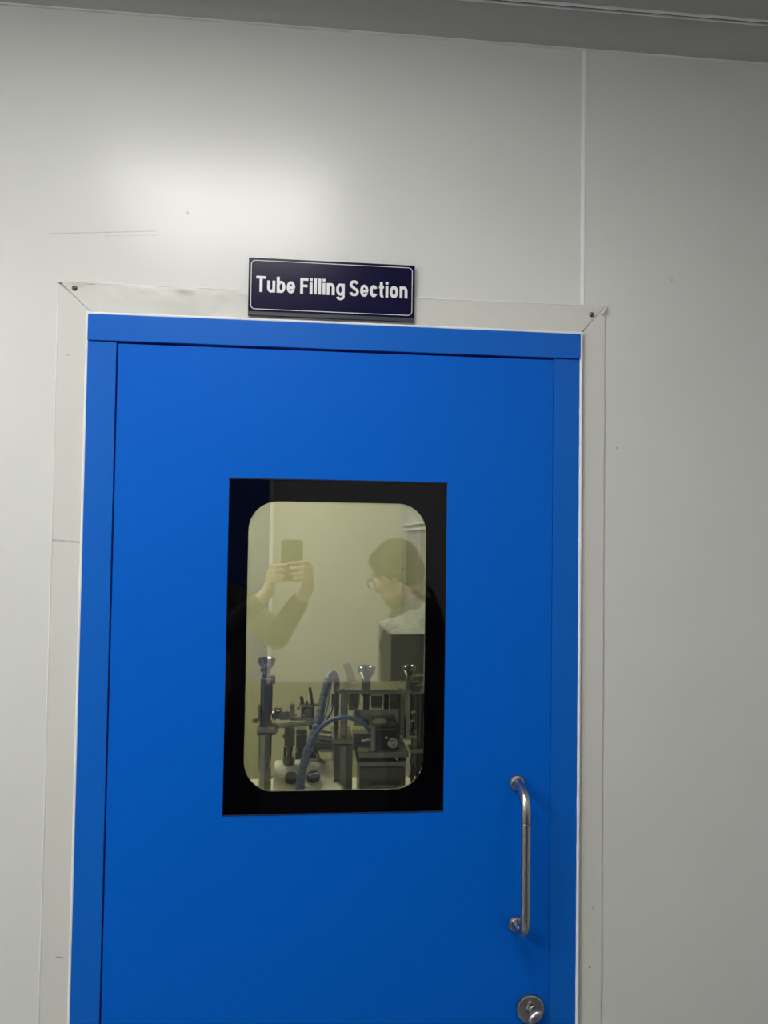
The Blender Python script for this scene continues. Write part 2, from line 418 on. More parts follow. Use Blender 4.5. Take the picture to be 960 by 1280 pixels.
# lock with thumb turn
p = at(662.7, 1260.5, -.012)
lk = MB().lathe((p.x, y0+.0005, p.z), (0, -1, 0), [(0, .0255), (.006, .0255), (.0085, .0245), (.0098, .0225), (.0098, .0195), (.0090, .0188), (.0095, .0180), (.0095, .0)], 48)
lk = lk.build('lock', m_steel, door, 'round steel lock rosette')
MB().lathe((p.x-.001, y0-.0088, p.z+.0115), (0, -1, 0), [(0, .0052), (.004, .0052), (.0055, .0044), (.0055, .0015), (.0035, .001), (.0035, 0)], 24).build('keyhole', m_chrome, lk)
tt = MB()
tt.cyl((p.x+.003, y0-.009, p.z-.005), (p.x+.003, y0-.020, p.z-.005), .006)
rot = Matrix.Rotation(R(-38), 3, 'Y')
tt.ell((p.x+.0035, y0-.022, p.z-.0045), (.0160, .007, .0088), rot, 24)
tt.build('thumb_turn', m_steel, lk)

# ------------------------------------------------------------------ the sign
SX0, SX1, SZ0, SZ1 = -.1025, .1983, 1.9865, 2.0900
sg = tag(empty('door_sign', ((SX0+SX1)/2, -.007, SZ0)), 'dark navy sign with white lettering above the blue door', 'sign')
MB().plate(rect(SX0, SZ0, SX1, SZ1), [], -.0040, -.0118).build('plate', m_signback, sg, smooth=False)
MB().plate(rect(SX0+.0008, SZ0+.0065, SX1-.0008, SZ1-.0008), [], -.0116, -.0123).build('face', m_navy, sg, smooth=False)
o1 = rrect(SX0+.0042, SZ0+.0102, SX1-.0042, SZ1-.0044, .008); i1 = rrect(SX0+.0053, SZ0+.0113, SX1-.0053, SZ1-.0055, .007)
MB().plate(o1, [i1], -.0122, -.0126).build('border_line', m_white, sg, 'thin white rounded border line', smooth=False)

def arc(cx, cz, rx, rz, a0, a1, n=14):
    return [(cx+rx*math.cos(R(a0+(a1-a0)*k/n)), cz+rz*math.sin(R(a0+(a1-a0)*k/n))) for k in range(n+1)]
SV, SH, XH = .190, .168, .740                       # upright and level stroke widths, small-letter height (capitals are 1 high)
bowl = lambda w, a0, a1: arc(w/2, XH/2, (w-SV)/2, (XH-SH)/2+.012, a0, a1, 28)
def hook(x0, x1, top):                              # the arch of n; turned over for u
    r = (x1-x0)/2
    return [(x0, .42*XH)] + arc((x0+x1)/2, XH-SH/2-.22+.012, r, .22, 175, 0, 14) + [(x1, 0)]
S_ = arc(.30, .735, .205, .187, 15, 90, 8) + arc(.30, .735, .212, .187, 95, 255, 14) + arc(.30, .265, .222, .187, 78, -90, 16) + arc(.30, .265, .222, .187, -95, -168, 8)
GLYPH = {   # letter: (width, strokes); a stroke is a centre line with its stroke widths (across an upright run, across a level run)
    'T': (.62, [[(.31, 0), (.31, 1)], [(0, 1-SH/2), (.62, 1-SH/2)]]),
    'F': (.53, [[(SV/2, 0), (SV/2, 1)], [(.05, 1-SH/2), (.53, 1-SH/2)], [(.05, .50), (.48, .50)]]),
    'S': (.61, [S_]),
    'u': (.53, [[(.53-SV/2, 0), (.53-SV/2, XH)], [(.53-q[0], XH-q[1]) for q in hook(SV/2, .53-SV/2, 0)]]),
    'n': (.53, [[(SV/2, 0), (SV/2, XH)], hook(SV/2, .53-SV/2, 0)]),
    'b': (.57, [[(SV/2, 0), (SV/2, 1)], bowl(.57, 0, 360)]),
    'e': (.55, [[(.05, XH*.47), (.55-.02, XH*.47)], bowl(.55, -28, -180)[::1] , bowl(.55, 180, -6)]),
    'c': (.53, [bowl(.53, 32, 328)]),
    'o': (.58, [bowl(.58, 0, 360)]),
    'i': (SV, [[(SV/2, 0), (SV/2, XH)], [(SV/2, 1-.17), (SV/2, 1)]]),
    'l': (SV, [[(SV/2, 0), (SV/2, 1)]]),
    't': (.34, [[(.15, .96), (.15, .16)] + arc(.255, .16, .105, .10, 180, 290, 8), [(0, XH-SH/2), (.33, XH-SH/2)]]),
    'g': (.57, [bowl(.57, 0, 360), [(.57-SV/2, XH), (.57-SV/2, -.05)] + arc(.285, -.05, .1975, .165, 0, -165, 14)]),
}
def text_mesh(txt, x0, x1, zbase, caph, name, m, parent, y):
    h = MB(); pen = 0; runs = []
    for c in txt:
        if c == ' ': pen += .24; continue
        w_, st = GLYPH[c]
        runs += [[(pen+q[0], q[1]) for q in k] for k in st]; pen += w_+.092
    W_ = pen-.092; sx = (x1-x0)/W_
    for n_, k in enumerate(runs):
        yy = y-.0006-.00001*(n_ % 5)
        L_, R_ = [], []
        for i, q in enumerate(k):
            a, b = k[max(i-1, 0)], k[min(i+1, len(k)-1)]
            if k[0] == k[-1] or (abs(k[0][0]-k[-1][0])+abs(k[0][1]-k[-1][1]) < 1e-4):
                a = k[i-1] if i else k[-2]; b = k[i+1] if i < len(k)-1 else k[1]
            t = Vector((b[0]-a[0], b[1]-a[1])).normalized(); nn = Vector((-t.y, t.x))
            hw = Vector((nn.x*SV/2, nn.y*SH/2))
            L_.append((q[0]+hw.x, q[1]+hw.y)); R_.append((q[0]-hw.x, q[1]-hw.y))
        P3 = lambda q, yv: (x0+q[0]*sx, yv, zbase+q[1]*caph)
        sec = [[h.bm.verts.new(P3(l_, yy)), h.bm.verts.new(P3(r_, yy)), h.bm.verts.new(P3(r_, y)), h.bm.verts.new(P3(l_, y))] for l_, r_ in zip(L_, R_)]
        h.skin(sec)
    return h.build(name, m, parent, 'white bold lettering', smooth=False)
text_mesh('Tube Filling Section', -.0885, .1850, 2.0283, .0288, 'lettering', m_white, sg, -.0121)

# ------------------------------------------------------------------ corridor: ceiling lights and the door opposite
m_near = emit('lamp diffuser', (1.0, .985, .96, 1), 13.4)
m_far = emit('brighter lamp diffuser', (1.0, .985, .96, 1), 18.5)
m_fill = emit('fill panel diffuser', (1.0, .985, .96, 1), 4)
def ceiling_light(x, y, sx, sy, label, m_lamp):
    t = tag(empty('ceiling_light', (x, y, CZ)), label, 'ceiling light', 'recessed panel lights in the corridor ceiling')
    fr_ = MB()
    a, b_ = sx/2, sy/2
    for q in (((x-a-.02, y-b_-.02), (x+a+.02, y-b_)), ((x-a-.02, y+b_), (x+a+.02, y+b_+.02)), ((x-a-.02, y-b_), (x-a, y+b_)), ((x+a, y-b_), (x+a+.02, y+b_))):
        fr_.box((q[0][0], q[0][1], CZ-.006), (q[1][0], q[1][1], CZ))
    fr_.build('frame', m_lip, t)
    MB().box((x-a, y-b_, CZ-.004), (x+a, y+b_, CZ-.0005)).build('diffuser', m_lamp, t)
ceiling_light(-.23, -.98, .60, .60, 'square lit ceiling panel nearest the blue door', m_near)
ceiling_light(-1.75, -1.72, .60, 1.15, 'long lit ceiling panel farther along the corridor to the left', m_far)
ceiling_light(1.05, -1.80, .60, .60, 'square fill panel added to the corridor ceiling on the right', m_fill)  # unseen fill panel, added to brighten the right of the door wall

d2 = tag(empty('door_2', (-.60, CY+.02, 0)), 'blue door in the opposite corridor wall', 'door', kind='structure')
MB().box((-1.10, CY, .005), (-.15, CY+.03, 2.10), .002).build('leaf', mat('navy door paint', (.001, .06, .33, 1), .5), d2)
MB().box((-1.08, CY+.0302, .01), (-.17, CY+.034, .90), .001).build('added_plate', mat('added dark plate', (.012, .014, .02, 1), .5), d2, 'added dark plate')  # plate added over the opposite door to take its blue out of the reflection
e2 = MB(); e2.box((-.15, CY, .0), (-.132, CY+.035, 2.14), .002); e2.box((-1.14, CY, .0), (-1.10, CY+.035, 2.14), .002); e2.box((-1.10, CY, 2.10), (-.15, CY+.035, 2.14), .002)
e2.build('frame', m_seal, d2)

# ------------------------------------------------------------------ the filling room behind the door
tag(MB().box((IX0, IY, 0), (IX1, IY+.08, 2.6)).build('wall_inner_back', m_cream), 'cream back wall of the filling room seen through the door window', 'wall', kind='structure')
tag(MB().box((IX0-.08, WT, 0), (IX0, IY+.08, 2.6)).build('wall_inner_left', m_cream), kind='structure')
wr = tag(MB().box((IX1, WT, 0), (IX1+.08, IY+.08, 2.6)).build('wall_inner_right', m_grey), 'grey side wall of the filling room seen through the door window', 'wall', kind='structure')
tag(MB().box((IX0-.08, WT, 2.572), (IX1+.08, IY+.08, 2.65)).build('ceiling_inner', m_ceil), kind='structure')
for u, v in ((504, 662), (504, 711), (502.5, 735)):
    p = at(u, v, IY-.01)
    MB().lathe((IX1, IY-.02, p.z), (-1, 0, 0), [(0, .007), (.003, .007), (.004, .004), (.004, 0)], 12).build('screw', m_dsteel, wr)
# moulded panel on the side wall
pz1, pz0 = at(516, 664, 1.79).z, at(517, 733, 1.79).z
pn = tag(MB().box((IX1-.030, .75, pz0), (IX1-.0002, 1.79, pz1), .003).build('wall_panel', m_olive), 'olive-grey panel with a moulded top edge on the grey side wall', 'wall panel')
c_ = MB(); c_.box((IX1-.044, .75, pz1+.0003), (IX1-.0002, 1.805, pz1+.010), .002); c_.box((IX1-.036, .75, pz1+.010), (IX1-.0002, 1.797, pz1+.020), .002); c_.box((IX1-.052, .75, pz1+.020), (IX1-.0002, 1.815, pz1+.028), .002)
c_.build('moulding', m_grey, pn)
m_lamp2 = emit('filling room lamp', (1.0, .985, .82, 1), 31)
li = tag(empty('ceiling_light', (-.55, 1.15, 2.572)), 'square ceiling panel lighting the filling room', 'ceiling light')
MB().box((-.87, .83, 2.562), (-.23, 1.47, 2.5715), .002).build('frame', m_lip, li)
MB().box((-.84, .86, 2.557), (-.26, 1.44, 2.5618)).build('diffuser', m_lamp2, li)

# ------------------------------------------------------------------ the tube filling machine
Y = .55
BZ = .905
mc = tag(empty('tube_filling_machine', (.08, .62, 0)), 'steel tube filling machine seen through the lower half of the door window', 'machine')
def px(u0, v0, u1, v1, Ya, Yb, bev=.002, b=None):
    """box whose front face (at depth Ya) covers the measured rectangle, reaching back to Yb"""
    A, B = at(u0, v1, Ya), at(u1, v0, Ya); b = b or MB()
    return b.box((A.x, Ya, A.z), (B.x, Yb, B.z), bev)
def knob(u, vtop, vbot, wpx, Yk, name_parent, neck_v):
    """cup-shaped clamping knob on a neck"""
    t, n_, e = at(u, vtop, Yk), at(u, vbot, Yk), at(u, neck_v, Yk)
    s = (D+Yk)/F; r = wpx/2*s
    h = t.z-n_.z
    b = MB().lathe((t.x, Yk, e.z), (0, 0, 1), [(0, r*.50), (n_.z-e.z-.002, r*.50), (n_.z-e.z, r*.58), (n_.z-e.z+h*.50, r*.95), (n_.z-e.z+h*.56, r), (n_.z-e.z+h*.95, r), (t.z-e.z, r*.94), (t.z-e.z-.001, r*.80), (t.z-e.z-.003, r*.7), (t.z-e.z-.003, 0)], 32)
    return b.build('knob', m_knob, name_parent, 'polished cup-shaped knob')

# bed and legs
MB().box((-.36, .42, BZ-.06), (.40, .86, BZ), .004).build('bed', m_creamtop, mc, 'cream enamelled machine bed')
for x in (-.32, .36):
    for y in (.46, .82): MB().box((x-.025, y-.025, 0), (x+.025, y+.025, BZ-.06), .003).build('leg', m_msteel, mc)

# left column
x0 = at(331, 950, Y)
col = MB().cyl((x0.x, Y, BZ), (x0.x, Y, at(331, 900, Y).z), .0160, seg=8).build('column', m_msteel, mc, 'polished steel column', angle=20)
a, b_ = at(332.6, 893, Y), at(332.6, 848, Y)
q = MB().cyl((a.x, Y, a.z), (a.x, Y, b_.z), .0152, seg=12); q.build('sleeve', m_dsteel, col, 'dark steel sleeve', angle=20)
px(325, 892, 338, 907, Y-.018, Y+.016).build('sleeve_block', m_dsteel, col)
q = px(328, 844.6, 344, 847.6, Y-.02, Y+.018, .001); px(341, 847.6, 344.3, 855, Y-.018, Y+.012, .001, q); q.build('cap_plate', m_chrome, col)
a, b_ = at(333, 846, Y), at(333, 836, Y)
MB().cyl((a.x, Y, a.z), (a.x, Y, b_.z), .010).build('neck', m_msteel, col)
px(325.5, 836, 330, 840, Y-.006, Y+.004, .001).build('set_screw', m_dsteel, col)
knob(333.4, 822.4, 835, 21.5, Y, col, 838)
px(322.3, 882, 326.2, 901, Y-.014, Y+.012).build('side_plate', m_msteel, col)
a, b_ = at(317, 900, Y), at(323, 900, Y)
q = MB().cyl((a.x, Y-.01, a.z), (b_.x, Y-.01, a.z), .0065, seg=6); q.cyl((a.x-.003, Y-.01, a.z), (a.x+.002, Y-.01, a.z), .0045); q.build('bolt', m_chrome, col)
q = px(320, 908.3, 347.5, 917.5, Y-.026, Y+.022, .006); q.build('clamp_collar', m_chrome, col, 'polished clamp collar')
px(321, 917.5, 345, 919.6, Y-.022, Y+.02, .002).build('collar_lip', m_dsteel, col)

# arm and what hangs from it
a, b_ = at(346, 908, Y), at(400, 903.5, Y)
arm = MB().cyl((a.x, Y, a.z), (b_.x, Y+.01, b_.z), .0062).build('cross_arm', m_chrome, mc, 'polished horizontal arm rod')
a, b_ = at(340, 894.5, Y+.03), at(363, 893.5, Y+.03)
q = MB().lathe(a, b_-a, [(0, .011), (.006, .0125), (.010, .0125), (.011, .010), (.018, .010), (.019, .0125), ((b_-a).length, .0125)], 24)
act = q.build('actuator', m_dsteel, arm, 'dark cylinder beside the column')
px(341.5, 884.6, 352, 887.4, Y+.02, Y+.04, .001).build('fitting', m_chrome, arm)
px(362, 881, 368.5, 901, Y+.012, Y+.045, .0015).build('end_block', m_msteel, arm)
px(363, 880, 368, 882.2, Y+.010, Y+.045, .0008).build('end_cap', m_chrome, arm)
px(364, 897.5, 396, 901, Y+.012, Y+.03, .001).build('guide_rail', m_msteel, arm)
px(368.5, 893.5, 371, 896, Y+.012, Y+.03, .001).build('bolt', m_chrome, arm)

def nozzle(u, dv, dy, part, s=1.0):
    q = px(u-6.8, 910+dv, u+6.8, 933+dv, Y+dy-.012, Y+dy+.012, .002)
    n_ = q.build('filling_nozzle', part, mc, 'hanging filling nozzle')
    px(u-9, 918.5+dv, u-6.5, 923.5+dv, Y+dy-.006, Y+dy+.006, .001).build('bolt', m_chrome, n_)
    a, b_ = at(u, 933+dv, Y+dy), at(u, 950+dv, Y+dy)
    MB().lathe(a, b_-a, [(0, .008), (.012, .008), (.013, .0062), ((b_-a).length, .0062)], 20).build('stem', m_dsteel, n_)
    a, b_ = at(u-1, 946+dv, Y+dy), at(u-1, 962+dv, Y+dy)
    MB().lathe(a, b_-a, [(0, .012), (.004, .0155), (.012, .0155), (.020, .012), ((b_-a).length, .0045)], 8).build('tip', m_dsteel, n_)
    MB().cyl(at(u-6, 934+dv, Y+dy+.01), at(u-6, 949+dv, Y+dy+.01), .003, seg=10).build('air_tube', m_blackp, n_)
nozzle(362, 0, .012, m_dsteel)
q = px(370, 912, 384, 936, Y+.05, Y+.08, .002); sb_ = q.build('slide_block', m_dsteel, mc)
px(369, 917.3, 383, 919.4, Y+.046, Y+.08, .0006).build('edge', m_chrome, sb_)
px(371, 936, 379, 949, Y+.055, Y+.075, .002).build('stem', m_blackp, sb_)
q = px(384, 928, 417, 939.5, Y+.06, Y+.11, .003); ab = q.build('drive_block', m_dsteel, mc, 'dark block under the arm')
MB().cyl(at(386, 921.5, Y+.06), at(419, 924, Y+.06), .008).build('shaft', m_msteel, ab)
MB().cyl(at(399, 914, Y+.055), at(423, 917.5, Y+.055), .0035).build('rod', m_chrome, ab)
px(400, 936.6, 417, 940.5, Y+.04, Y+.09, .001).build('bracket', m_msteel, ab)
px(369, 940, 398, 950, Y+.07, Y+.12, .003).build('carriage', m_blackp, ab)
a = at(399, 948, Y+.05)
MB().tube([at(392, 940, Y+.05), at(396.5, 942, Y+.05), at(398, 950, Y+.05), at(396, 956, Y+.05)], .004, 10).build('elbow_pipe', m_msteel, ab)

# gauge bracket with two studs
gb = px(374, 880.4, 394, 883.6, Y+.03, Y+.06, .0008).build('stud_plate', m_chrome, mc)
px(371, 884.4, 375, 886.8, Y+.03, Y+.05, .0008).build('bolt', m_dsteel, gb)
px(394, 880.6, 397.5, 882.4, Y+.03, Y+.05, .0008).build('bolt', m_dsteel, gb)
def stud(u0, v0, u1, v1, r):
    a, b_ = at(u0, v0, Y+.045), at(u1, v1, Y+.045); L = (b_-a).length
    pr = []; k = 0; n_ = int(L/.0018)
    for i in range(n_+1): pr.append((L*i/n_, r*(1.0 if i % 2 else .86)))
    MB().lathe(a, b_-a, pr, 14).build('threaded_stud', m_dsteel, gb)
stud(378.5, 881, 376.6, 870.5, .0050); stud(390.8, 881, 387, 859.3, .0042)
MB().cyl(at(383.6, 881, Y+.04), at(383.4, 876, Y+.04), .003).build('pin', m_dsteel, gb)
q = px(376, 883.6, 393, 897, Y+.045, Y+.06, .002); q.build('gauge_body', m_dsteel, gb)
g_ = at(384.6, 889.5, Y+.045)
MB().lathe(g_, (0, -1, 0), [(0, .0125), (.006, .0125), (.008, .0110), (.006, .0095), (.005, .0094), (.005, 0)], 28).build('gauge', m_msteel, gb)
px(386, 897, 391, 912, Y+.045, Y+.06, .001).build('gauge_post', m_dsteel, gb)

# hoses
def spiral(pitch, depth, r, taper=0):
    return lambda q, t: r*(1-taper*t)*(1-depth*(.5+.5*math.cos(2*PI*q/pitch))**6)
Yh = .47
pts = [at(373, 1004, Yh), at(375, 985, Yh), at(378.5, 960, Yh), at(385, 938, Yh), at(394, 914, Yh), at(401, 888, Yh+.02), at(406.5, 862, Yh+.04), at(411, 847, Yh+.06), at(416, 842.5, Yh+.09), at(420, 849, Yh+.12), at(421.5, 866, Yh+.14)]
MB().tube(pts, .0105, 18, sub=26, rf=spiral(.0135, .20, .0114, .22)).build('wrapped_hose', m_hose, mc, 'grey-blue hose bound with spiral wrap')
pts = [at(388, 932, Yh-.012), at(395, 917, Yh-.012), at(405, 906, Yh-.012), at(417, 899.5, Yh-.012), at(432, 896.8, Yh-.01), at(447, 900.5, Yh), at(457, 907.5, Yh+.005), at(464, 916.5, Yh+.012)]
MB().tube(pts, .005, 14, sub=20, rf=spiral(.010, .12, .0058, .12)).build('branch_hose', m_hose2, mc, 'thinner blue hose arching to the motor')
MB().tube([at(416, 868, Yh+.10), at(415, 884, Yh+.08), at(410, 897, Yh+.05), at(404.5, 906, Yh+.01), at(399, 914, Yh)], .0032, 10).build('cable', m_blackp, mc)
MB().tube([at(415, 850, Yh+.08), at(411.5, 868, Yh+.06), at(409, 885, Yh+.04), at(404, 900, Yh+.012), at(400, 908, Yh)], .0022, 10).build('air_line', m_hose2, mc)
MB().tube([at(337, 975, Y-.02), at(343, 969, Y), at(349, 966, Y+.02), at(354, 962, Y+.03)], .0016, 8).build('wire', m_msteel, mc)
for pp in ([at(385, 955, Y+.01), at(390, 951.5, Y), at(398, 951, Y), at(406, 955, Y+.02), at(414, 958, Y+.05), at(418, 954, Y+.06)],
           [at(384, 953, Y+.01), at(391, 949, Y), at(400, 949.5, Y), at(407, 953.5, Y+.02), at(417, 952, Y+.05)]):
    MB().tube(pp, .0024, 10, sub=16, rf=spiral(.006, .3, .0030)).build('coiled_lead', m_msteel, mc)

# control box with two rotary knobs
A, B = at(340, 990, .44), at(428, 990, .44)
zt = at(385, 975, .50).z
cbx = MB()
cbx.prism_x([(.40, BZ+.0005), (.40, BZ+.020), (.425, zt-.035), (.56, zt+.022), (.60, zt+.022), (.60, BZ+.0005)], A.x, B.x+.006)
bmesh.ops.bevel(cbx.bm, geom=cbx.bm.edges[:], offset=.006, segments=3, affect='EDGES', profile=.5)
cb = cbx.build('control_panel', m_creamtop, mc, 'cream sloping control panel', angle=60)
nrm = Vector((0, -.057, .135)).normalized()
def rotary(u, v, r, h, flange):
    p = at(u, v, .50); p.z = zt-.035 + (p.y-.425)/.135*.057
    k_ = MB().lathe(p+nrm*(h*.3), nrm, [(0, r), (h*.6, r*.96), (h*.75, r*.86), (h*.75, 0)], 24).build('rotary_knob', m_blackp, cb, 'black rotary knob')
    if flange:
        MB().lathe(p-nrm*.004, nrm, [(0, r*1.75), (.006, r*1.75), (.008, r*1.55), (.008, r*1.1), (h*.3+.006, r*1.05), (h*.3+.006, 0)], 28).build('flange', m_creamtop, k_)
        ax = Vector((.9, .35, 0)).normalized(); ax = (ax-nrm*ax.dot(nrm)).normalized(); sd = nrm.cross(ax)
        b = MB(); top = p+nrm*(h*1.05+.0004)
        b.tube([top-ax*r*.75, top+ax*r*.75], .0016, 8, spline=False); b.build('pointer', m_white, k_, 'white pointer line')
rotary(391.5, 965.5, .0165, .020, True); rotary(364, 978, .0155, .018, False)

# press frame with top plate
Ya, Yb = .50, .60
A, B = at(424.5, 862.5, Ya), at(515, 860.5, Ya)
zt2 = A.z
pf = MB().box((A.x-.004, Ya, zt2-.010), (B.x, Yb+.02, zt2), .0015).build('top_plate', m_msteel, mc, 'brushed steel top plate of the press frame')
for u, v in ((428.5, 859.5), (418.5, 853.8), (500, 857.5), (508, 853.5)):
    p = at(u, v, Ya+.012)
    MB().lathe((p.x, Ya+.012 if v > 856 else Yb+.006, zt2-.0005), (0, 0, 1), [(0, .0042), (.0022, .0042), (.0030, .003), (.0030, 0)], 14).build('bolt', m_chrome, pf)
knob(458, 832.8, 846, 22.5, Ya+.045, pf, 859)
a = at(458, 864, Ya+.045)
q = MB().lathe((a.x, Ya+.045, zt2-.010), (0, 0, -1), [(0, .013), (.012, .013), (.013, .008), (.040, .008), (.041, .012), (.052, .012)], 20); q.build('screw_spindle', m_blackp, pf, 'dark screw spindle')
def post(u, v0, v1, Yp, r, m=m_msteel):
    a, b_ = at(u, v1, Yp), at(u, v0, Yp)
    return MB().cyl((a.x, Yp, a.z), (a.x, Yp, min(b_.z, zt2-.0102)), r, seg=20).build('post', m, pf)
post(429.5, 864, 924, Ya+.012, .0088); post(508, 860, 922, Ya+.012, .0075)
post(419.8, 858, 935, Yb+.005, .0070, m_dsteel); post(498.5, 862, 925, Yb+.005, .0055, m_dsteel)
px(436, 866, 448, 888, Yb, Yb+.012, .001).build('rear_plate', m_dsteel, pf)
px(464, 870, 477.5, 886.5, Yb-.01, Yb+.01, .001).build('stop_block', m_blackp, pf)
px(480, 868, 486.5, 886.5, Yb-.02, Yb+.01, .003).build('sensor', m_blackp, pf)
px(487.5, 866, 497, 886.5, Yb-.01, Yb+.01, .001).build('sensor_plate', m_dsteel, pf)
ch = px(442.8, 887.3, 498.5, 907.5, Ya+.01, Yb-.012, .0015).build('crosshead', m_msteel, mc, 'steel crosshead block')
px(442.8, 886.7, 498.5, 888, Ya+.006, Yb-.012, .0004).build('edge', m_chrome, ch)
# motor unit
mo = px(469.5, 908, 500, 938.5, Ya-.05, Ya+.03, .003).build('motor', m_blackp, mc, 'black motor block')
px(463.5, 908, 469.3, 939, Ya-.052, Ya+.02, .001).build('side_plate', m_msteel, mo)
px(496, 905, 500.5, 925, Ya-.056, Ya-.03, .003).build('lug', m_blackp, mo)
px(471, 911, 498, 913, Ya-.053, Ya-.05, .0006).build('seam', m_dsteel, mo)
p = at(491, 928.5, Ya-.05)
q = MB().lathe((p.x, p.y+.001, p.z), (0, -1, 0), [(0, .0125), (.006, .0125), (.0075, .011), (.0075, .0075), (.0125, .0072), (.0140, .0055), (.0140, .003), (.0115, .0025), (.0115, 0)], 28); q.build('shaft_bolt', m_chrome, mo, 'bright round bolt on the motor')
p = at(482, 921, Ya-.05)
MB().cyl((p.x, p.y+.001, p.z), (p.x+.001, p.y-.010, p.z), .0035).build('lead', m_chrome, mo)
a = at(475, 907, Ya-.02)
dm = MB(); dm.ell((a.x, Ya-.005, a.z), (.0205, .016, .0145)); dm.build('roller', m_pink, mc, 'dull pink rounded roller')
# lower block and plates
bb = px(416.5, 931, 441, 1010, Ya-.005, Yb+.02, .0015).build('pillar_block', m_dsteel, mc, 'square steel pillar block')
q = px(415.5, 923.5, 441, 930.5, Ya-.012, Yb+.02, .0012); q.build('pillar_cap', m_msteel, bb)
MB().cyl(at(429.5, 923.4, Ya+.012), at(429.5, 927.5, Ya+.012)+Vector((0, 0, 0)), .014, seg=28).build('collar', m_chrome, bb)
px(424, 932, 433, 1008, Ya-.012, Ya-.006, .001).build('rib', m_msteel, bb)
px(441.5, 917, 464, 939, Yb-.03, Yb+.02, .002).build('drive_housing', m_dsteel, mc)
MB().cyl(at(451, 926.5, Ya+.01), at(463.5, 924.5, Ya+.01), .0055).build('coupling', m_chrome, mc)
px(448.5, 939.6, 511, 947.5, Ya-.03, Yb, .0012).build('slide_plate', m_msteel, mc)
px(450, 948.2, 508, 951.5, Ya-.005, Yb, .0008).build('slide_shadow_strip', m_blackp, mc).name = 'slide_shade_strip'  # black strip standing in for the shade between the two plates
q = px(447, 952, 508, 958.5, Ya-.02, Yb, .0012).build('lower_plate', m_msteel, mc)
lb = px(449, 959, 507, 1010, Ya-.015, Yb, .0015).build('lower_block', m_dsteel, mc, 'dim steel lower block')
px(464, 981.6, 500, 983.8, Ya-.04, Ya-.016, .0006).build('edge_strip', m_chrome, lb)
MB().cyl(at(493.5, 946, Ya-.034), at(497, 950, Ya-.034), .0025, seg=10).build('lever', m_chrome, lb)

# right column
Yr = .58
rc = MB().cyl(at(511, 868, Yr), at(511, 990, Yr), .0001)
rc = MB()
for u, r in ((522.5, .0068), (528.5, .0058), (515, .0050)):
    a, b_ = at(u, 1000, Yr), at(u, 866, Yr); rc.cyl((a.x, Yr, BZ), (a.x, Yr, b_.z), r, seg=18)
rc = rc.build('right_column', m_dsteel, mc, 'dark steel column at the right edge of the window'); rc.name = 'guide_column'
px(513.5, 864.3, 531, 867.6, Yr-.018, Yr+.02, .001).build('cap_plate', m_msteel, rc)
px(511, 853, 526, 864, Yr-.012, Yr+.014, .002).build('clamp', m_dsteel, rc)
knob(511.5, 831.8, 843, 17, Yr+.01, rc, 854)
MB().cyl(at(518, 845, Yr), at(532, 844, Yr), .004).build('clamp_lever', m_chrome, rc)
MB().cyl(at(519, 858, Yr-.01), at(531, 855, Yr-.01), .0035).build('clamp_lever', m_msteel, rc)
px(512, 936.6, 530, 941.5, Yr-.03, Yr+.02, .0012).build('foot_plate', m_msteel, rc)
px(501, 919.5, 521, 923, Yr-.02, Yr+.02, .001).build('cross_bar', m_chrome, rc)
for u, v in ((515, 901), (516.5, 890)):
    MB().cyl(at(u-3, v+.6, Yr-.02), at(u+3, v-.6, Yr-.02), .004).build('spring_clip', m_chrome, rc)
MB().tube([at(514, 868, Yr-.015), at(515, 880, Yr-.018), at(513, 892, Yr-.018), at(517, 905, Yr-.018), at(513, 915, Yr-.015)], .0028, 10).build('cable', m_blackp, rc)
MB().tube([at(517, 942, Yr-.02), at(514, 952, Yr-.03), at(519, 962, Yr-.03), at(512, 972, Yr-.03)], .004, 10, rf=spiral(.008, .35, .005)).build('coiled_hose', m_dsteel, rc)
# translucent yellowed strip standing behind the top plate
b = MB(); A = [at(428.5, 831, .70), at(438, 829, .70), at(446, 853, .70), at(436, 856, .70)]
vs = [b.bm.verts.new(p) for p in A]; vs2 = [b.bm.verts.new(p+Vector((0, .003, 0))) for p in A]
b.bm.faces.new(vs); b.bm.faces.new(vs2[::-1])
for i in range(4): b.bm.faces.new((vs[i], vs2[i], vs2[(i+1) % 4], vs[(i+1) % 4]))
b.build('guard_strip', m_flap, mc, 'yellowish translucent strip leaning behind the top plate', smooth=False)
a_ = at(441, 858, .70)
px(434, 855, 450, 880, .695, .715, .001).build('guard_holder', m_dsteel, mc)

# ------------------------------------------------------------------ plastic-wrapped box on a stand behind the machine
p0, p1 = at(488, 852, 1.10), at(488, 793, 1.10)
bx0, bx1, bz1 = p0.x, IX1-.012, p1.z
bz0 = bz1-.30
bx_ = tag(empty('wrapped_box', ((bx0+bx1)/2, 1.30, bz0)), 'dark grey box under crinkled clear plastic at the right of the door window', 'box')
MB().box((bx0, 1.10, bz0), (bx1, 1.50, bz1), .004).build('box_body', m_dbox, bx_)
def wrap(name, m, fn, nu, nv, lab):
    b = bmesh.new()
    G = [[b.verts.new(fn(i/nu, j/nv)) for j in range(nv+1)] for i in range(nu+1)]
    for i in range(nu):
        for j in range(nv): b.faces.new((G[i][j], G[i+1][j], G[i+1][j+1], G[i][j+1]))
    ex = bmesh.ops.solidify(b, geom=b.faces[:], thickness=.0012)
    h = MB(); h.bm = b; return h.build(name, m, bx_, lab, angle=28)
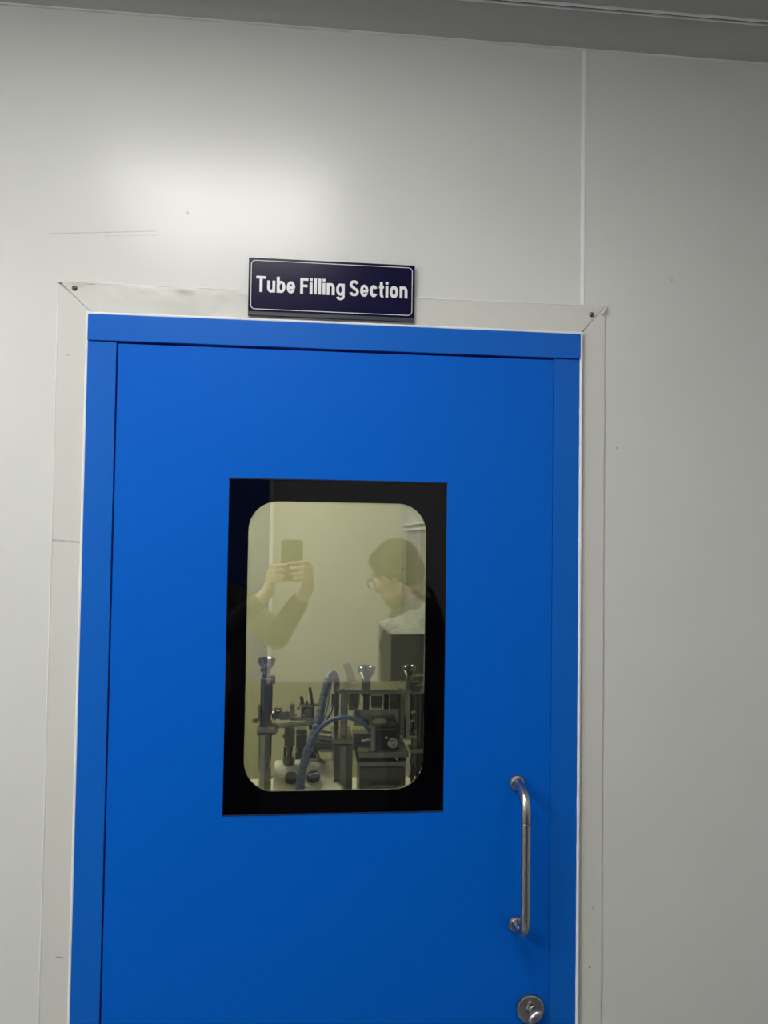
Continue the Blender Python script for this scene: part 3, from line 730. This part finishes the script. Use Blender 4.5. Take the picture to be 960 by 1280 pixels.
def topw(u, v):
    x = bx0-.010 + (bx1-bx0+.014)*u; y = 1.09 + .42*v
    hgt = .004 + .058*(u**1.5)*math.sin(PI*min(1, max(0, .16+v*.68)))
    n_ = noise.noise(Vector((x*26, y*14, 2.0)))*.008 + abs(noise.noise(Vector((x*75+y*60, y*22, 5.0))))*.042*u
    e = min(1, 6*min(u+.02, v+.02, 1-v+.02))
    return (x, y, bz1 + max(.002, hgt*e + n_*min(1, e)))
wrap('plastic_bundle', m_plastic, topw, 90, 90, 'white crinkled plastic heaped on the box')
def sidew(u, v):
    y = 1.095+.40*u; z = bz1+.006-.29*v
    x = bx0-.008-.006*noise.noise(Vector((y*16, z*9, 3.0)))-.003*abs(noise.noise(Vector((y*50, z*30, 8.0))))
    return (x, y, z)
wrap('plastic_side', m_film, sidew, 30, 30, 'clear plastic film hanging down the side of the box')
def frontw(u, v):
    x = bx0-.008+(bx1-bx0)*u; z = bz1+.004-.29*v
    y = 1.092-.006*abs(noise.noise(Vector((x*25, z*12, 9.0))))-.002*abs(noise.noise(Vector((x*70, z*50, 8.0))))
    return (x, y, z)
wrap('plastic_front', m_film, frontw, 30, 30, 'clear plastic film hanging over the front of the box')
st = tag(empty('box_stand', ((bx0+bx1)/2, 1.30, 0)), 'steel stand carrying the plastic-wrapped box', 'stand')
MB().box((bx0-.02, 1.08, bz0-.03), (bx1+.008, 1.52, bz0-.001), .002).build('top', m_msteel, st)
for x in (bx0+.0, bx1-.03):
    for y in (1.10, 1.47): MB().box((x, y, 0), (x+.03, y+.03, bz0-.03), .002).build('leg', m_msteel, st)

# ------------------------------------------------------------------ the two people reflected in the glass
def remesh(b, name, m, parent, voxel, smooth_it=6, label=None):
    bmesh.ops.recalc_face_normals(b.bm, faces=b.bm.faces)
    me = bpy.data.meshes.new('tmp'); b.bm.to_mesh(me); b.bm.free()
    o = bpy.data.objects.new('tmp', me); C.objects.link(o)
    k = o.modifiers.new('r', 'REMESH'); k.mode = 'VOXEL'; k.voxel_size = voxel; k.use_smooth_shade = True
    k2 = o.modifiers.new('s', 'SMOOTH'); k2.factor = .5; k2.iterations = smooth_it
    bpy.context.view_layer.update()
    me2 = bpy.data.meshes.new_from_object(o.evaluated_get(bpy.context.evaluated_depsgraph_get())); me2.name = name
    bpy.data.objects.remove(o); bpy.data.meshes.remove(me)
    if parent is not None: me2.transform(Matrix.Translation(-parent.location))
    me2.materials.clear(); me2.materials.append(m)
    for p in me2.polygons: p.use_smooth = True
    r = bpy.data.objects.new(name, me2); C.objects.link(r)
    if parent is not None: r.parent = parent
    if label: r['label'] = label
    return r

def head_shapes(b, c, f, u):
    f = Vector(f).normalized(); s = f.cross(Vector(u)).normalized(); u = s.cross(f).normalized()
    rot = Matrix((s, f, u)).transposed()
    L = lambda x, y, z: Vector(c)+s*x+f*y+u*z
    b.ell(L(0, -.012, .030), (.074, .094, .088), rot)            # cranium
    b.ell(L(0, .025, -.030), (.062, .066, .075), rot)            # face
    b.cap(L(-.030, .030, -.072), L(.030, .030, -.072), .034)     # jaw
    b.ell(L(0, .068, -.092), (.022, .020, .018), rot)            # chin
    b.cap(L(0, .088, .004), L(0, .108, -.030), .009, .0135)      # nose
    b.ell(L(-.011, .098, -.034), (.009, .009, .007), rot); b.ell(L(.011, .098, -.034), (.009, .009, .007), rot)
    b.cap(L(-.017, .083, -.060), L(.017, .083, -.060), .0085)    # lips
    b.cap(L(-.032, .080, .022), L(.032, .080, .022), .010)       # brow
    for q in (-1, 1):
        b.ell(L(q*.074, -.004, -.012), (.009, .019, .031), rot); b.ell(L(q*.046, .050, -.030), (.022, .024, .022), rot)
    return L, rot

def person(name, label, J, head, colors, group=None):
    root = None
    c, f, u = head
    b = MB()
    L, rot = head_shapes(b, c, f, u)
    b.cap(L(0, -.022, -.060), J['neck'], .050, .056)
    b.cap(J['neck'], J['chest'], .06, .11); b.cap(J['chest'], J['hip'], .12, .115)
    for sd in ('l', 'r'):
        sh, el, wr = J['sh'+sd], J['el'+sd], J['wr'+sd]
        b.cap(J['neck'], sh, .045, .046); b.cap(sh, el, .046, .036); b.cap(el, wr, .036, .024)
        for fi in J['hand'+sd]:
            for p, q, r1, r2 in fi: b.cap(p, q, r1, r2, 12)
        hp, kn, an = J['hp'+sd], J['kn'+sd], J['an'+sd]
        b.cap(J['hip'], hp, .10, .085); b.cap(hp, kn, .083, .055); b.cap(kn, an, .055, .036)
        b.cap(an, Vector(an)+Vector(J['toe'])*.15-Vector((0, 0, .035)), .034, .028)
    body = remesh(b, name, m_skin, None, .0042, 4)
    tag(body, label, 'person')
    b = MB()                                                    # shirt
    b.cap(Vector(J['neck'])-Vector((0, 0, .03)), J['chest'], .078, .135)
    cw = (Vector(J['shl'])-Vector(J['shr'])).normalized()*.055
    b.cap(Vector(J['chest'])-cw, Vector(J['hip'])-cw*.8+Vector((0, 0, -.04)), .125, .122); b.cap(Vector(J['chest'])+cw, Vector(J['hip'])+cw*.8+Vector((0, 0, -.04)), .125, .122)
    for sd in ('l', 'r'):
        sh, el, wr = (Vector(J[k+sd]) for k in ('sh', 'el', 'wr'))
        b.cap(Vector(J['neck'])-Vector((0, 0, .05)), sh, .062, .060); b.cap(sh, el, .061, .050); b.cap(el, el+(wr-el)*J.get('sleeve', .78), .050, .038)
    remesh(b, 'shirt', colors[0], body, .008, 6)
    b = MB()
    b.cap(Vector(J['hip'])+Vector((0, 0, .02)), Vector(J['hip'])-Vector((0, 0, .06)), .125)
    for sd in ('l', 'r'):
        b.cap(J['hip'], J['hp'+sd], .115, .10); b.cap(J['hp'+sd], J['kn'+sd], .098, .072); b.cap(J['kn'+sd], J['an'+sd], .072, .055)
    remesh(b, 'trousers', m_trouser, body, .010, 6)
    for sd in ('l', 'r'):
        an = Vector(J['an'+sd]); t = Vector(J['toe'])
        b = MB(); b.cap(an-t*.05+Vector((0, 0, -.035)), an+t*.16+Vector((0, 0, -.045)), .046, .040); b.cap(an, an-Vector((0, 0, .03)), .044)
        for v in b.bm.verts: v.co.z = max(v.co.z, .001)
        remesh(b, 'shoe', m_shoe, body, .008, 3)
    b = MB()                                                    # hair
    b.ell(L(0, -.014, .040), (.080, .098, .086), rot); b.ell(L(0, -.062, .000), (.068, .046, .070), rot); b.ell(L(0, .046, .066), (.060, .044, .044), rot)
    for q in (-1, 1): b.ell(L(q*.070, -.010, .020), (.014, .045, .048), rot)
    remesh(b, 'hair', m_hair, body, .006, 3, 'short dark hair')
    for q in (-1, 1):
        MB().ell(L(q*.031, .077, -.004), (.013, .012, .010), rot, 16).build('eye', m_eye, body)
    return body, L, rot

def fingers(rootpts, mids, tips, palm, wrist, thumb, r=.0080):
    H = [[(wrist, palm[0], .024, .016), (wrist, palm[1], .024, .016), (palm[0], palm[1], .015, .015)]]
    for i, (a, m_, t) in enumerate(zip(rootpts, mids, tips)):
        k = (1.0, 1.06, 1.0, .86)[i] if len(rootpts) == 4 else 1
        H.append([(palm[0] if i < 2 else palm[1], a, .012, r*1.12*k), (a, m_, r*1.12*k, r*k), (m_, t, r*k, r*.82*k)])
    H.append([(palm[1], thumb[0], .014, .011), (thumb[0], thumb[1], .011, .0092), (thumb[1], thumb[2], .0092, .0075)])
    return [[(Vector(p), Vector(q), a, b) for p, q, a, b in f] for f in H]
V = Vector
# the photographer: turned towards the phone, both hands around it
yb = -D-.004                                        # back face of the phone
zs = [1.496, 1.476, 1.456, 1.438]
hr = fingers([V((.027, yb-.008, z)) for z in zs], [V((.010, yb+.0125, z+.002)) for z in zs], [V((-.042+.005*i, yb+.0095, z-.001)) for i, z in enumerate(zs)],
             (V((.030, yb-.030, 1.478)), V((.030, yb-.032, 1.440))), V((.024, -1.505, 1.395)), (V((.024, yb-.030, 1.452)), V((.006, yb-.021, 1.470)), V((-.014, yb-.019, 1.482))))
zs = [1.484, 1.464, 1.444, 1.426]
hl = fingers([V((-.104, yb-.006, z)) for z in zs], [V((-.088, yb+.0135, z+.002)) for z in zs], [V((-.056-.003*i, yb+.0105, z+.005)) for i, z in enumerate(zs)],
             (V((-.104, yb-.024, 1.466)), V((-.106, yb-.026, 1.428))), V((-.116, -1.495, 1.388)), (V((-.094, yb-.026, 1.440)), V((-.066, yb-.021, 1.458)), V((-.050, yb-.019, 1.476))))
J = dict(neck=(-.40, -1.77, 1.40), chest=(-.37, -1.78, 1.20), hip=(-.34, -1.79, .92),
         shl=V((-.51, -1.62, 1.345)), ell=V((-.285, -1.52, 1.225)), wrl=V((-.116, -1.495, 1.388)),
         shr=V((-.27, -1.89, 1.335)), elr=V((-.085, -1.60, 1.215)), wrr=V((.024, -1.505, 1.395)),
         hpl=(-.40, -1.72, .86), knl=(-.39, -1.68, .47), anl=(-.40, -1.70, .085),
         hpr=(-.27, -1.86, .86), knr=(-.25, -1.84, .47), anr=(-.27, -1.87, .085), toe=(.75, .66, 0), handl=hl, handr=hr, sleeve=.72)
person('person', 'person in an olive-grey shirt holding up a phone, reflected in the door window', J, (V((-.40, -1.73, 1.545)), (.78, .45, -.12), (0, 0, 1)), (m_shirt,))
ph = tag(empty('phone', (-.0325, yb-.004, 1.429)), 'dark phone held up in both hands, reflected in the door window', 'phone')
b = MB().plate(rrect(-.0715, 1.429, .0065, 1.5795, .011), [], yb, yb-.0085)
b.build('case', m_phone, ph, angle=40)
b = MB().plate(rrect(-.067, 1.4335, .002, 1.575, .008), [], yb-.0084, yb-.0092); b.build('screen', m_lens, ph)
b = MB().plate(rrect(-.036, 1.544, .0035, 1.5775, .007), [], yb+.0001, yb+.0012); b.build('camera_plate', m_phone, ph)
for x, z in ((-.006, 1.5705), (-.026, 1.5705), (-.016, 1.553)):
    MB().lathe((x, yb+.0012, z), (0, 1, 0), [(0, .0062), (.0006, .0062), (.0008, .0055), (.0004, .005), (.0004, 0)], 24).build('lens', m_lens, ph)

# the colleague: head bent, looking down and away
def idle(w_, d_):
    d_ = V(d_).normalized(); s_ = V((0, 1, 0)); s_ = (s_-d_*s_.dot(d_)).normalized(); n_ = d_.cross(s_)
    P = [w_+d_*.085+s_*o for o in (.028, .009, -.010, -.028)]
    Mi = [p+d_*.035+n_*.010 for p in P]; T = [m_+d_*.028+n_*.020 for m_ in Mi]
    return fingers(P, Mi, T, (w_+d_*.06+s_*.018, w_+d_*.06-s_*.018), w_, (w_+d_*.05+s_*.035, w_+d_*.08+s_*.045, w_+d_*.10+s_*.043+n_*.01))
hx, hz = .348, 1.462
J = dict(neck=(.425, -1.49, 1.385), chest=(.425, -1.50, 1.20), hip=(.43, -1.50, .90),
         shl=V((.430, -1.68, 1.325)), ell=V((.50, -1.76, 1.06)), wrl=V((.52, -1.74, .82)),
         shr=V((.430, -1.315, 1.330)), elr=V((.50, -1.27, 1.06)), wrr=V((.52, -1.28, .82)),
         hpl=(.43, -1.59, .85), knl=(.41, -1.59, .46), anl=(.44, -1.59, .085),
         hpr=(.43, -1.41, .85), knr=(.41, -1.41, .46), anr=(.44, -1.41, .085), toe=(-1, 0, 0),
         handl=idle(V((.52, -1.74, .82)), (-.05, .1, -1)), handr=idle(V((.52, -1.28, .82)), (-.05, -.1, -1)), sleeve=.92)
body, L, rot = person('person', 'person with short dark hair and glasses looking down, reflected in the door window', J, (V((hx, -1.45, hz)), (-.62, -.70, -.34), (-.25, -.15, .95)), (m_jacket,))
gl = MB()
for q in (-1, 1):
    pts = [L(q*.033+.024*math.cos(2*PI*k/28), .112-.012*abs(math.cos(2*PI*k/28))*(1 if q*math.cos(2*PI*k/28) > 0 else .2), -.006+.019*math.sin(2*PI*k/28)) for k in range(29)]
    gl.tube(pts, .0024, 8, spline=False)
    gl.tube([L(q*.057, .100, .002), L(q*.078, .060, .004), L(q*.080, .000, .004), L(q*.078, -.014, -.010)], .0018, 8)
gl.tube([L(-.010, .113, 0), L(0, .116, .003), L(.010, .113, 0)], .0016, 8)
gl.build('glasses', m_blackp, body, 'dark-rimmed glasses')

# ------------------------------------------------------------------ world and view
w = bpy.data.worlds.new('world'); sc.world = w; w.use_nodes = True
w.node_tree.nodes['Background'].inputs[0].default_value = (.5, .5, .5, 1); w.node_tree.nodes['Background'].inputs[1].default_value = .0
sc.view_settings.view_transform = 'Standard'; sc.view_settings.look = 'None'
sc.view_settings.exposure = 0; sc.view_settings.gamma = 1; sc.view_settings.use_curve_mapping = False
sc.cycles.use_denoising = True
sc.cycles.max_bounces = 12; sc.cycles.diffuse_bounces = 6; sc.cycles.glossy_bounces = 6; sc.cycles.transparent_max_bounces = 24
sc.cycles.caustics_reflective = False; sc.cycles.sample_clamp_indirect = 6
